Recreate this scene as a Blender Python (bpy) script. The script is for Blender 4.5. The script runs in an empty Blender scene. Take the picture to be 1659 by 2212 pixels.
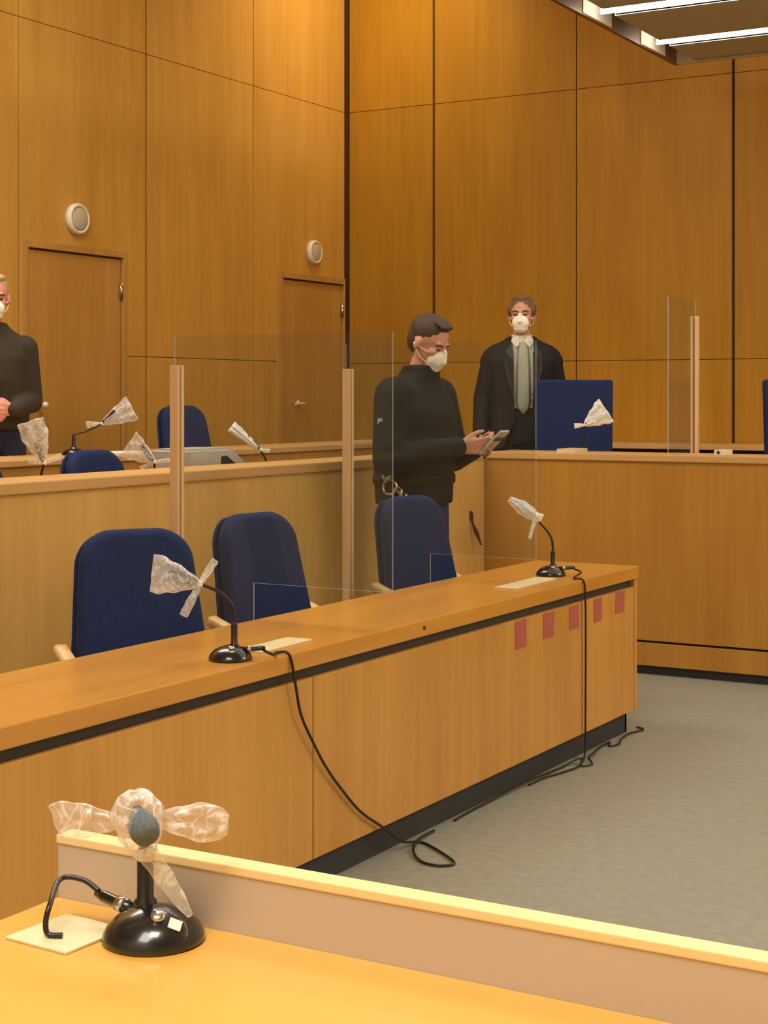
import bpy, bmesh, math, random
from mathutils import Vector, Matrix, Euler
random.seed(7)
PI = math.pi
scn = bpy.context.scene
COL = scn.collection

# ---------------------------------------------------------------- coordinates
# room axes: u = depth along the left wall, v = distance towards the left wall, z up
def V(u, v, z): return Vector((-v, u, z))

# ---------------------------------------------------------------- materials
MATS = {}
def srgb(r, g, b):
    f = lambda c: (c/255)/12.92 if c <= 10 else (((c/255)+.055)/1.055)**2.4
    return (f(r), f(g), f(b), 1)

def base_mat(name):
    m = bpy.data.materials.new(name); m.use_nodes = True
    nt = m.node_tree; p = nt.nodes['Principled BSDF']
    return m, nt, p

def plain(name, col, rough=.5, metal=0, noise=0, nscale=60, spec=.5, coat=0, bump=0, bscale=200):
    m, nt, p = base_mat(name)
    p.inputs['Base Color'].default_value = col
    p.inputs['Roughness'].default_value = rough
    p.inputs['Metallic'].default_value = metal
    p.inputs['Specular IOR Level'].default_value = spec
    p.inputs['Coat Weight'].default_value = coat
    tc = nt.nodes.new('ShaderNodeTexCoord')
    if noise:
        n = nt.nodes.new('ShaderNodeTexNoise'); n.inputs['Scale'].default_value = nscale; n.inputs['Detail'].default_value = 4
        nt.links.new(tc.outputs['Object'], n.inputs['Vector'])
        r = nt.nodes.new('ShaderNodeValToRGB')
        r.color_ramp.elements[0].position = .3; r.color_ramp.elements[1].position = .7
        r.color_ramp.elements[0].color = tuple(c*(1-noise) for c in col[:3])+(1,)
        r.color_ramp.elements[1].color = tuple(min(1, c*(1+noise)) for c in col[:3])+(1,)
        nt.links.new(n.outputs['Fac'], r.inputs['Fac']); nt.links.new(r.outputs['Color'], p.inputs['Base Color'])
    if bump:
        n2 = nt.nodes.new('ShaderNodeTexNoise'); n2.inputs['Scale'].default_value = bscale; n2.inputs['Detail'].default_value = 3 if bscale > 50 else .5
        nt.links.new(tc.outputs['Object'], n2.inputs['Vector'])
        b = nt.nodes.new('ShaderNodeBump'); b.inputs['Strength'].default_value = bump; b.inputs['Distance'].default_value = .01
        nt.links.new(n2.outputs['Fac'], b.inputs['Height']); nt.links.new(b.outputs['Normal'], p.inputs['Normal'])
    return m

def wood(name, c1, c2, axis='z', rough=.38, fine=22, tonevar=.22, coat=.0):
    m, nt, p = base_mat(name)
    L = nt.links.new
    tc = nt.nodes.new('ShaderNodeTexCoord'); mp = nt.nodes.new('ShaderNodeMapping')
    sc = {'z': (1, 1, .045), 'y': (1, .045, 1), 'x': (.045, 1, 1)}[axis]
    mp.inputs['Scale'].default_value = sc
    L(tc.outputs['Object'], mp.inputs['Vector'])
    n = nt.nodes.new('ShaderNodeTexNoise'); n.inputs['Scale'].default_value = fine; n.inputs['Detail'].default_value = 5; n.inputs['Roughness'].default_value = .6; n.inputs['Distortion'].default_value = .25
    L(mp.outputs['Vector'], n.inputs['Vector'])
    n2 = nt.nodes.new('ShaderNodeTexNoise'); n2.inputs['Scale'].default_value = 4.5; n2.inputs['Detail'].default_value = 2
    mp2 = nt.nodes.new('ShaderNodeMapping'); mp2.inputs['Scale'].default_value = tuple(1 if s == 1 else .16 for s in sc)
    L(tc.outputs['Object'], mp2.inputs['Vector']); L(mp2.outputs['Vector'], n2.inputs['Vector'])
    mx = nt.nodes.new('ShaderNodeMath'); mx.operation = 'MULTIPLY_ADD'; mx.inputs[1].default_value = .5
    L(n.outputs['Fac'], mx.inputs[0])
    h = nt.nodes.new('ShaderNodeMath'); h.operation = 'MULTIPLY'; h.inputs[1].default_value = .5
    L(n2.outputs['Fac'], h.inputs[0]); L(h.outputs[0], mx.inputs[2])
    r = nt.nodes.new('ShaderNodeValToRGB')
    r.color_ramp.elements[0].position = .36; r.color_ramp.elements[0].color = c1
    r.color_ramp.elements[1].position = .64; r.color_ramp.elements[1].color = c2
    L(mx.outputs[0], r.inputs['Fac'])
    at = nt.nodes.new('ShaderNodeAttribute'); at.attribute_name = 'tone'
    ma = nt.nodes.new('ShaderNodeMath'); ma.operation = 'MULTIPLY_ADD'; ma.inputs[1].default_value = tonevar; ma.inputs[2].default_value = 1-tonevar/2
    L(at.outputs['Fac'], ma.inputs[0])
    hs = nt.nodes.new('ShaderNodeHueSaturation'); L(r.outputs['Color'], hs.inputs['Color']); L(ma.outputs[0], hs.inputs['Value'])
    L(hs.outputs['Color'], p.inputs['Base Color'])
    p.inputs['Roughness'].default_value = rough; p.inputs['Specular IOR Level'].default_value = .35
    p.inputs['Coat Weight'].default_value = coat; p.inputs['Coat Roughness'].default_value = .15
    return m

def emit(name, col, strength):
    m = bpy.data.materials.new(name); m.use_nodes = True; nt = m.node_tree; nt.nodes.clear()
    e = nt.nodes.new('ShaderNodeEmission'); e.inputs[0].default_value = col; e.inputs[1].default_value = strength
    o = nt.nodes.new('ShaderNodeOutputMaterial'); nt.links.new(e.outputs[0], o.inputs[0]); return m

def film(name, col, dens, rough=.2, crease=.45):
    """thin crumpled polythene: partly see-through, milky, shiny, with sharp creases painted pale as highlights"""
    m, nt, p = base_mat(name); L = nt.links.new
    p.inputs['Base Color'].default_value = col; p.inputs['Roughness'].default_value = rough
    p.inputs['Specular IOR Level'].default_value = 1.0
    tc = nt.nodes.new('ShaderNodeTexCoord')
    n = nt.nodes.new('ShaderNodeTexNoise'); n.inputs['Scale'].default_value = 22; n.inputs['Detail'].default_value = 2; n.inputs['Distortion'].default_value = 1.2
    L(tc.outputs['Object'], n.inputs['Vector'])
    b = nt.nodes.new('ShaderNodeBump'); b.inputs['Strength'].default_value = .8; b.inputs['Distance'].default_value = .012
    L(n.outputs['Fac'], b.inputs['Height']); L(b.outputs['Normal'], p.inputs['Normal'])
    d = nt.nodes.new('ShaderNodeMath'); d.operation = 'SUBTRACT'; d.inputs[1].default_value = .5; L(n.outputs['Fac'], d.inputs[0])
    ab = nt.nodes.new('ShaderNodeMath'); ab.operation = 'ABSOLUTE'; L(d.outputs[0], ab.inputs[0])
    r = nt.nodes.new('ShaderNodeMapRange'); r.inputs['From Min'].default_value = 0; r.inputs['From Max'].default_value = .05
    r.inputs['To Min'].default_value = dens+crease*.6; r.inputs['To Max'].default_value = dens
    L(ab.outputs[0], r.inputs['Value'])
    lw = nt.nodes.new('ShaderNodeLayerWeight'); lw.inputs['Blend'].default_value = .3
    a = nt.nodes.new('ShaderNodeMath'); a.operation = 'MULTIPLY_ADD'; a.inputs[1].default_value = crease; a.use_clamp = True
    L(lw.outputs['Facing'], a.inputs[0]); L(r.outputs['Result'], a.inputs[2])
    t = nt.nodes.new('ShaderNodeBsdfTransparent'); mix = nt.nodes.new('ShaderNodeMixShader')
    o = nt.nodes['Material Output']
    L(a.outputs[0], mix.inputs[0]); L(t.outputs[0], mix.inputs[1]); L(p.outputs[0], mix.inputs[2]); L(mix.outputs[0], o.inputs[0])
    return m

def acrylic(name, edge=False):
    m = bpy.data.materials.new(name); m.use_nodes = True; nt = m.node_tree; nt.nodes.clear(); L = nt.links.new
    o = nt.nodes.new('ShaderNodeOutputMaterial')
    t = nt.nodes.new('ShaderNodeBsdfTransparent'); t.inputs[0].default_value = (.93, .95, .95, 1)
    g = nt.nodes.new('ShaderNodeBsdfGlossy'); g.inputs['Roughness'].default_value = .03
    d = nt.nodes.new('ShaderNodeBsdfDiffuse'); d.inputs[0].default_value = (.55, .6, .62, 1)
    if edge:
        mix = nt.nodes.new('ShaderNodeMixShader'); mix.inputs[0].default_value = .55
        L(t.outputs[0], mix.inputs[1]); L(d.outputs[0], mix.inputs[2]); L(mix.outputs[0], o.inputs[0]); return m
    lw = nt.nodes.new('ShaderNodeFresnel'); lw.inputs[0].default_value = 1.35
    geo = nt.nodes.new('ShaderNodeNewGeometry'); inv = nt.nodes.new('ShaderNodeMath'); inv.operation = 'SUBTRACT'; inv.inputs[0].default_value = 1; L(geo.outputs['Backfacing'], inv.inputs[1])
    mu = nt.nodes.new('ShaderNodeMath'); mu.operation = 'MULTIPLY'; L(lw.outputs[0], mu.inputs[0]); L(inv.outputs[0], mu.inputs[1])
    mix = nt.nodes.new('ShaderNodeMixShader'); L(mu.outputs[0], mix.inputs[0]); L(t.outputs[0], mix.inputs[1]); L(g.outputs[0], mix.inputs[2])
    mix2 = nt.nodes.new('ShaderNodeMixShader'); mix2.inputs[0].default_value = .012
    L(mix.outputs[0], mix2.inputs[1]); L(d.outputs[0], mix2.inputs[2]); L(mix2.outputs[0], o.inputs[0])
    return m

W1, W2 = srgb(192, 134, 64), srgb(212, 154, 80)
M = {}
M['wall_wood'] = wood('wall_veneer_lit', srgb(195, 143, 60), srgb(210, 160, 74), 'z', .5)  # same timber as the right wall, colour lightened for missing light
M['wall_wood_dim'] = wood('wall_veneer_dim', srgb(170, 120, 28), srgb(187, 137, 38), 'z', .5)  # same timber as the left wall; dimmer, less blue light put into colour
M['counter_wood_lit'] = wood('counter_veneer_lit', srgb(218, 172, 94), srgb(234, 190, 112), 'z', .42)  # lighter colour stands in for light lacking on the left counter
M['judge_wood'] = wood('judge_veneer', srgb(182, 128, 50), srgb(198, 145, 64), 'z', .42)
M['bench_wood'] = wood('bench_veneer', srgb(190, 137, 64), srgb(209, 156, 80), 'z', .38)
M['top_y'] = wood('worktop_veneer', srgb(196, 136, 52), srgb(213, 154, 68), 'y', .3, coat=.25)
M['top_x'] = wood('counter_veneer', srgb(204, 140, 62), srgb(222, 160, 80), 'x', .3, coat=.25)
M['near_top'] = wood('near_desk_veneer', srgb(224, 168, 76), srgb(234, 180, 88), 'x', .28, fine=14, coat=.3)
M['near_front'] = wood('parapet_veneer', srgb(190, 172, 152), srgb(202, 184, 164), 'x', .5, fine=10)
M['lip'] = wood('pale_edge_wood', srgb(236, 206, 146), srgb(246, 220, 164), 'x', .45)
M['lip_y'] = wood('pale_cap_wood', srgb(206, 160, 100), srgb(222, 178, 118), 'y', .4)
M['lip_xx'] = wood('pale_counter_wood', srgb(206, 160, 100), srgb(222, 178, 118), 'x', .4)
M['door_wood'] = wood('door_veneer', srgb(182, 133, 60), srgb(197, 148, 72), 'z', .4)
M['frame_wood'] = wood('door_frame_wood', srgb(176, 130, 62), srgb(194, 146, 76), 'z', .4)
M['chair_wood'] = wood('beech', srgb(226, 182, 124), srgb(240, 202, 148), 'z', .4, fine=40)
M['post_wood'] = wood('post_wood', srgb(222, 180, 134), srgb(240, 202, 160), 'z', .4, fine=30)
M['gap'] = plain('dark_joint', srgb(84, 48, 14), .8)
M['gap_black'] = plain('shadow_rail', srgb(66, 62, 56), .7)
M['plinth'] = plain('plinth_black', srgb(52, 54, 58), .6)
M['floor'] = plain('grey_linoleum', srgb(148, 147, 132), .5, noise=.10, nscale=26, spec=.4, bump=.05, bscale=90)
M['podium'] = plain('podium_carpet', srgb(110, 104, 94), .9, noise=.1, nscale=40)
M['ceiling'] = plain('ceiling_board', srgb(214, 204, 186), .9)
M['rear'] = plain('rear_wall', srgb(214, 200, 176), .8, noise=.06, nscale=3)
M['blue'] = plain('blue_fabric', srgb(36, 50, 92), .9, noise=.18, nscale=160, spec=.25, bump=.25, bscale=420)
M['black'] = plain('black_plastic', srgb(24, 23, 24), .22, noise=.1, nscale=40, coat=.5)
M['dark_stem'] = plain('dark_stem', srgb(40, 24, 20), .35, noise=.1, nscale=40)
M['foam'] = plain('grey_mesh', srgb(92, 104, 108), .5, noise=.25, nscale=300, bump=.4, bscale=700)
M['darkfoam'] = plain('dark_foam', srgb(34, 32, 30), .8, noise=.2, nscale=200)
M['steel'] = plain('steel', srgb(205, 200, 194), .22, 1)
M['brass'] = plain('satin_brass', srgb(240, 224, 194), .3, .25)
M['white'] = plain('white_plastic', srgb(232, 224, 206), .45, noise=.03, nscale=30)
M['grille'] = plain('speaker_grille', srgb(196, 182, 154), .6, noise=.1, nscale=200)
M['grey'] = plain('grey_plastic', srgb(186, 184, 178), .4, noise=.04, nscale=30)
M['paper'] = plain('paper', srgb(240, 236, 226), .8, noise=.02, nscale=20)
M['plate'] = plain('cream_plate', srgb(226, 214, 170), .4, noise=.05, nscale=30)
M['pink'] = plain('pink_paper', srgb(176, 92, 76), .8, noise=.06, nscale=25)
M['olive'] = plain('baffle_paint', srgb(170, 168, 146), .45, noise=.05, nscale=12)
M['fix_frame'] = plain('fixture_frame', srgb(120, 84, 44), .5, noise=.06, nscale=12)
M['fix_edge'] = plain('fixture_edge', srgb(200, 180, 150), .5, noise=.05, nscale=12)
M['film'] = film('polythene', (.98, .97, .95, 1), .27, .16, .62)
M['film_w'] = film('milky_polythene', (.97, .95, .91, 1), .72, .2, .4)
M['film_t'] = film('clear_polythene', (.98, .93, .87, 1), .16, .12, .6)
M['acrylic'] = acrylic('acrylic')
M['acrylic_edge'] = acrylic('acrylic_edge', True)
M['tube'] = emit('fluorescent_tube', (1, .95, .82, 1), 22)
M['skin'] = plain('skin', srgb(206, 152, 128), .5, noise=.06, nscale=30, spec=.3)
M['skin_r'] = plain('ruddy_skin', srgb(222, 152, 134), .5, noise=.06, nscale=30, spec=.3)
M['hair'] = plain('brown_hair', srgb(72, 54, 42), .6, noise=.35, nscale=120, bump=.5, bscale=160)
M['hair_l'] = plain('light_brown_hair', srgb(118, 88, 62), .6, noise=.3, nscale=120, bump=.5, bscale=160)
M['hair_g'] = plain('grey_blond_hair', srgb(198, 168, 130), .6, noise=.2, nscale=120, bump=.5, bscale=160)
M['mask'] = plain('mask_fleece', srgb(252, 247, 236), .85, noise=.02, nscale=60)
M['jacket'] = plain('dark_jacket', srgb(34, 31, 30), .8, noise=.12, nscale=3, spec=.3, bump=.35, bscale=11)
M['jacket_o'] = plain('dark_olive_jacket', srgb(62, 54, 44), .85, noise=.12, nscale=3, spec=.3, bump=.35, bscale=11)
M['suit'] = plain('black_suit', srgb(38, 32, 30), .75, noise=.12, nscale=3, spec=.3, bump=.2, bscale=22)
M['lapel'] = plain('satin_lapel', srgb(30, 26, 26), .5, noise=.12, nscale=3)
M['shirt'] = plain('white_shirt', srgb(226, 220, 204), .8, noise=.03, nscale=20)
M['tie'] = plain('pale_tie', srgb(172, 174, 150), .6, noise=.05, nscale=60)
M['jeans'] = plain('navy_trousers', srgb(34, 38, 66), .9, noise=.2, nscale=60)
M['trouser'] = plain('black_trousers', srgb(26, 24, 24), .85, noise=.1, nscale=40)
M['shoe'] = plain('black_shoes', srgb(22, 20, 20), .35, noise=.1, nscale=40)
M['eye'] = plain('eye_dark', srgb(40, 28, 24), .3)
M['screen'] = plain('phone_screen', srgb(44, 36, 52), .15)

# ---------------------------------------------------------------- mesh helpers
def new(): 
    bm = bmesh.new(); bm.loops.layers.float_color.new('tone'); return bm

def settone(bm, faces, t):
    ly = bm.loops.layers.float_color['tone']
    for f in faces:
        for l in f.loops: l[ly] = (t, t, t, 1)

def addbox(bm, lo, hi, bev=0, tone=.5, mi=0, mat=None):
    """axis aligned box lo..hi (xyz), optional bevel, optional 4x4 mat"""
    lo, hi = Vector(lo), Vector(hi)
    a = Vector((min(lo.x, hi.x), min(lo.y, hi.y), min(lo.z, hi.z))); b = Vector((max(lo.x, hi.x), max(lo.y, hi.y), max(lo.z, hi.z)))
    t = bmesh.new()
    bmesh.ops.create_cube(t, size=1)
    for v in t.verts: v.co = Vector(((a.x+b.x)/2+v.co.x*(b.x-a.x), (a.y+b.y)/2+v.co.y*(b.y-a.y), (a.z+b.z)/2+v.co.z*(b.z-a.z)))
    if bev:
        bmesh.ops.bevel(t, geom=t.edges[:], offset=bev, segments=2, affect='EDGES', profile=.6)
    merge(bm, t, tone, mi, mat)

def merge(bm, t, tone=.5, mi=0, mat=None):
    vm = {}
    for v in t.verts: vm[v] = bm.verts.new((mat @ v.co) if mat else v.co)
    fs = []
    for f in t.faces:
        try: nf = bm.faces.new([vm[v] for v in f.verts])
        except ValueError: continue
        nf.smooth = f.smooth; nf.material_index = mi; fs.append(nf)
    settone(bm, fs, tone); t.free()

def rbox(bm, u0, u1, v0, v1, z0, z1, bev=0, tone=.5, mi=0):
    addbox(bm, (-v0, u0, z0), (-v1, u1, z1), bev, tone, mi)

def loft(bm, rings, caps=True, smooth=True, mi=0, tone=.5):
    R = [[bm.verts.new(p) for p in r] for r in rings]; n = len(R[0]); fs = []
    for a, b in zip(R, R[1:]):
        for i in range(n):
            f = bm.faces.new((a[i], a[(i+1) % n], b[(i+1) % n], b[i])); f.smooth = smooth; f.material_index = mi; fs.append(f)
    if caps:
        for r in (R[0][::-1], R[-1]):
            f = bm.faces.new(r); f.material_index = mi; fs.append(f)
    settone(bm, fs, tone); return fs

def lathe(bm, prof, n=32, c=(0, 0, 0), axis=None, mi=0):
    """prof: list of (r,z), revolved about z through c; axis = direction to map z to"""
    q = Vector((0, 0, 1)).rotation_difference(Vector(axis)).to_matrix() if axis is not None else Matrix.Identity(3)
    c = Vector(c); rings = []
    for r, z in prof:
        rings.append([c + q @ Vector((max(r, 1e-5)*math.cos(2*PI*i/n), max(r, 1e-5)*math.sin(2*PI*i/n), z)) for i in range(n)])
    loft(bm, rings, mi=mi)

def smooth_path(pts, sub=8):
    P = [Vector(p) for p in pts]
    if len(P) < 3: return P
    out = []
    for i in range(len(P)-1):
        p0 = P[max(i-1, 0)]; p1 = P[i]; p2 = P[i+1]; p3 = P[min(i+2, len(P)-1)]
        for k in range(sub):
            t = k/sub
            out.append(.5*((2*p1)+(-p0+p2)*t+(2*p0-5*p1+4*p2-p3)*t*t+(-p0+3*p1-3*p2+p3)*t**3))
    out.append(P[-1]); return out

def frames(P):
    T = []
    for i in range(len(P)):
        d = P[min(i+1, len(P)-1)]-P[max(i-1, 0)]
        T.append(d.normalized() if d.length > 1e-9 else Vector((0, 0, 1)))
    n = T[0].orthogonal().normalized(); N = [n]
    for i in range(1, len(P)):
        n = T[i-1].rotation_difference(T[i]) @ N[-1]; n = (n - T[i]*n.dot(T[i])).normalized(); N.append(n)
    return T, N

def tube(bm, pts, r, n=10, sub=8, mi=0, sm=True, ribs=0):
    P = smooth_path(pts, sub) if sm else [Vector(p) for p in pts]
    T, N = frames(P); rings = []
    for i, p in enumerate(P):
        rr = r[0]+(r[1]-r[0])*i/(len(P)-1) if isinstance(r, tuple) else r
        if ribs and i % 2: rr *= 1-ribs
        b = T[i].cross(N[i]); rings.append([p+rr*(math.cos(2*PI*k/n)*N[i]+math.sin(2*PI*k/n)*b) for k in range(n)])
    loft(bm, rings, mi=mi)

def capsule(bm, p1, r1, p2, r2, n=14):
    p1, p2 = Vector(p1), Vector(p2); d = p2-p1; L = d.length
    if L < 1e-6: d = Vector((0, 0, 1))
    d = d.normalized(); a = d.orthogonal().normalized(); b = d.cross(a); rings = []
    for k in range(5):
        t = -PI/2+(PI/2)*k/4*1.0
        rings.append((p1+d*(r1*math.sin(t)), max(r1*math.cos(t), 1e-4)))
    for k in range(5):
        t = (PI/2)*k/4
        rings.append((p2+d*(r2*math.sin(t)), max(r2*math.cos(t), 1e-4)))
    loft(bm, [[c+rr*(math.cos(2*PI*i/n)*a+math.sin(2*PI*i/n)*b) for i in range(n)] for c, rr in rings])

def ellipsoid(bm, c, rad, rot=None, n=20):
    t = bmesh.new(); bmesh.ops.create_uvsphere(t, u_segments=n, v_segments=n//2+2, radius=1)
    m = Matrix.Translation(Vector(c)) @ (rot.to_matrix().to_4x4() if rot else Matrix.Identity(4)) @ Matrix.Diagonal(Vector((*rad, 1)))
    for f in t.faces: f.smooth = True
    merge(bm, t, mat=m)

def ringloft(bm, secs, n=28):
    """secs: (cx,cy,z,rx,ry[,power]) horizontal super-ellipse sections"""
    rings = []
    for s in secs:
        cx, cy, z, rx, ry = s[:5]; p = s[5] if len(s) > 5 else 2.3; r = []
        for i in range(n):
            a = 2*PI*i/n; ca, sa = math.cos(a), math.sin(a)
            r.append(Vector((cx+rx*math.copysign(abs(ca)**(2/p), ca), cy+ry*math.copysign(abs(sa)**(2/p), sa), z)))
        rings.append(r)
    loft(bm, rings)

def obj(name, bm, mat, parent=None, world=True):
    """link ONE mesh object. world=True: verts are in world space (made local to the parent)"""
    bmesh.ops.recalc_face_normals(bm, faces=bm.faces[:])
    me = bpy.data.meshes.new(name)
    if parent is not None and world:
        bm.transform(parent.matrix_basis.inverted() if parent.parent is None else (parent.parent.matrix_basis @ parent.matrix_basis).inverted())
    bm.to_mesh(me); bm.free()
    for m in (mat if isinstance(mat, (list, tuple)) else [mat]): me.materials.append(m)
    o = bpy.data.objects.new(name, me); COL.objects.link(o)
    if parent is not None: o.parent = parent
    return o

def thing(name, label, cat, loc=(0, 0, 0), rz=0, group=None, kind=None):
    o = bpy.data.objects.new(name, None); COL.objects.link(o); o.empty_display_size = .1
    o.matrix_basis = Matrix.Translation(Vector(loc)) @ Matrix.Rotation(rz, 4, 'Z')
    return tag(o, label, cat, group, kind)

def tag(o, label=None, cat=None, group=None, kind=None):
    if label: o['label'] = label
    if cat: o['category'] = cat
    if group: o['group'] = group
    if kind: o['kind'] = kind
    return o

def struct(name, bm, mat, label=None, parent=None):
    o = obj(name, bm, mat, parent); o['kind'] = 'structure'
    if label: o['label'] = label; o['category'] = name.split('_')[0]
    return o

def dup(root, loc, rz, label, group=None):
    r = root.copy(); COL.objects.link(r)
    r.matrix_basis = Matrix.Translation(Vector(loc)) @ Matrix.Rotation(rz, 4, 'Z')
    r['label'] = label
    if group: r['group'] = group
    for ch in list(root.children):
        c = ch.copy(); COL.objects.link(c); c.parent = r
        for g in list(ch.children):
            d = g.copy(); COL.objects.link(d); d.parent = c
    return r

def remeshed(name, bm, voxel, smooth=6, fac=.5):
    """union of overlapping closed shapes -> one continuous surface (returns a bmesh)"""
    bmesh.ops.recalc_face_normals(bm, faces=bm.faces[:])
    me = bpy.data.meshes.new('tmp'); bm.to_mesh(me); bm.free()
    o = bpy.data.objects.new('tmp', me); COL.objects.link(o)
    r = o.modifiers.new('r', 'REMESH'); r.mode = 'VOXEL'; r.voxel_size = voxel; r.use_smooth_shade = True
    if smooth:
        s = o.modifiers.new('s', 'SMOOTH'); s.iterations = smooth; s.factor = fac
    dg = bpy.context.evaluated_depsgraph_get(); dg.update()
    ev = o.evaluated_get(dg); m2 = bpy.data.meshes.new_from_object(ev)
    out = new(); out.from_mesh(m2)
    if 'tone' not in out.loops.layers.float_color: out.loops.layers.float_color.new('tone')
    for f in out.faces: f.smooth = True
    bpy.data.objects.remove(o); bpy.data.meshes.remove(me); bpy.data.meshes.remove(m2)
    return out

# ================================================================ THE ROOM
U0, U1, VL, VR, HT = -2.6, 11.68, 7.12, -5.0, 5.7
bm = new(); rbox(bm, U0-.2, U1+.2, VR-.2, VL+.2, -.1, 0); struct('floor', bm, M['floor'], 'grey speckled linoleum floor of the courtroom')
bm = new(); rbox(bm, U0-.2, U1+.2, VR-.2, VL+.2, HT, HT+.1); struct('ceiling', bm, M['ceiling'])

PZ1, PZ2 = .18, .38       # podium heights
bm = new()
rbox(bm, U0, U1-.005, 4.10, 5.46, 0, PZ1); rbox(bm, U0, U1-.005, 5.46, VL-.005, 0, PZ2)
rbox(bm, 8.22, U1-.005, VR+.01, 4.10, 0, PZ2)
struct('podium', bm, M['podium'], 'stepped podium carrying the rear benches and chairs')

rows = [(0, 1.787), (1.787, 3.935), (3.935, HT)]
def wall_panels(bm, seams, wide, plane, flip, holes):
    """panels between the seams on a wall; holes = list of (a0,a1,z1) left open for doors"""
    for i in range(len(seams)-1):
        a0, a1 = seams[i], seams[i+1]
        g0 = .012 if i in wide else .005; g1 = .012 if i+1 in wide else .005
        tone0 = random.random()
        for (z0, z1) in rows:
            tone = .6*tone0+.4*random.random()
            cells = [(a0+g0, a1-g1, z0+.0025, z1-.0025)]
            for (h0, h1, hz) in holes:
                nx = []
                for (c0, c1, y0, y1) in cells:
                    if h1 <= c0 or h0 >= c1 or hz <= y0: nx.append((c0, c1, y0, y1)); continue
                    if h0 > c0+.002: nx.append((c0, h0, y0, y1))
                    if h1 < c1-.002: nx.append((h1, c1, y0, y1))
                    if hz < y1: nx.append((max(c0, h0), min(c1, h1), hz, y1))
                cells = nx
            for (c0, c1, y0, y1) in cells:
                if flip: addbox(bm, (-c0, plane, y0), (-c1, plane+.02, y1), 0, tone)
                else: addbox(bm, (-plane, c0, y0), (-plane-.02, c1, y1), 0, tone)

sl = [-2.6, -1.44, -.14, 1.16, 2.46, 3.76, 5.06, 6.36, 7.66, 8.958, 10.287, 11.665]
d1 = (7.68, 8.735, 2.515); d2 = (10.62, 11.655, 2.512)
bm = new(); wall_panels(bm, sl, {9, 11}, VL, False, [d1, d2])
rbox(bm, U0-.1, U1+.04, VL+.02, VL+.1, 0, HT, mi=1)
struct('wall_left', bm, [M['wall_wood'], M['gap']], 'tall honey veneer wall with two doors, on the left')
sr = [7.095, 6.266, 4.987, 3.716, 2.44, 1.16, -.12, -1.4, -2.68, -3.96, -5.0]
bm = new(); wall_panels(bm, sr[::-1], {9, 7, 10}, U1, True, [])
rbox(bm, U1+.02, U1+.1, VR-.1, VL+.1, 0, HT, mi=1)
struct('wall_right', bm, [M['wall_wood_dim'], M['gap']], 'tall honey veneer wall behind the suited man')
bm = new(); rbox(bm, U0-.1, U0, VR-.1, VL, 0, HT); struct('wall_back', bm, M['rear'])
bm = new(); rbox(bm, U0, U1, VR-.1, VR, 0, HT); struct('wall_side', bm, M['rear'])

# doors on the left wall
def door(name, frame, u0, u1, ztop, hu, label, knob=False):
    f0, f1, fz = frame
    root = thing(name, label, 'door', V((u0+u1)/2, VL, PZ2), 0, kind='structure')
    b = new(); y = VL-.012
    rbox(b, f0, u0-.003, y, VL+.03, PZ2, fz, .004, .6); rbox(b, u1+.003, f1, y, VL+.03, PZ2, fz, .004, .6)
    rbox(b, u0-.003, u1+.003, y, VL+.03, ztop+.012, fz, .004, .6)
    obj('door_frame', b, M['frame_wood'], root)
    b = new(); rbox(b, u0+.006, u1-.006, VL+.012, VL+.018, PZ2+.006, ztop, .002, .4); leaf = obj('door_leaf', b, M['door_wood'], root)
    b = new()
    lathe(b, [(.0, .0), (.026, .0), (.026, .008), (.0, .008)], 20, V(hu, VL+.012, 1.448), (1, 0, 0))
    tube(b, [V(hu, VL+.006, 1.448), V(hu, VL-.045, 1.448)], .011, 10, sm=False)
    if knob: lathe(b, [(0, .05), (.014, .052), (.022, .062), (.024, .072), (.020, .084), (.010, .090), (0, .091)], 20, V(hu, VL+.012, 1.448), (1, 0, 0))
    else: tube(b, [V(hu+.006, VL-.045, 1.448), V(hu-.04, VL-.048, 1.448), V(hu-.125, VL-.046, 1.446)], .011, 10)
    obj('door_handle', b, M['brass'], root)
    for z in (2.24, .75):
        b = new(); tube(b, [V(u1-.016, VL-.004, z-.05), V(u1-.016, VL-.004, z+.05)], .013, 10, sm=False); obj('hinge', b, M['steel'], root)
door('door_1', d1, 7.745, 8.692, 2.455, 7.845, 'wide veneered door under the large round speaker at left', True)
door('door_2', d2, 10.698, 11.63, 2.45, 10.945, 'narrow-looking veneered door beside the room corner')

# round wall speakers
def wall_speaker(u, z, r, label):
    root = thing('wall_speaker', label, 'speaker', V(u, VL, z), 0, 'round speakers above the doors')
    b = new(); lathe(b, [(0, 0), (r, 0), (r, .03), (r*.93, .042), (r*.82, .046), (r*.78, .038), (0, .038)], 40, V(u, VL, z), (1, 0, 0)); obj('housing', b, M['white'], root)
    b = new(); lathe(b, [(0, .038), (r*.78, .038), (r*.6, .044), (r*.3, .05), (0, .052)], 40, V(u, VL, z), (1, 0, 0)); obj('grille', b, M['grille'], root)
wall_speaker(8.205, 2.69, .105, 'round white wall speaker above the left-hand door')
wall_speaker(11.147, 2.70, .098, 'round white wall speaker above the door beside the corner')

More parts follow.
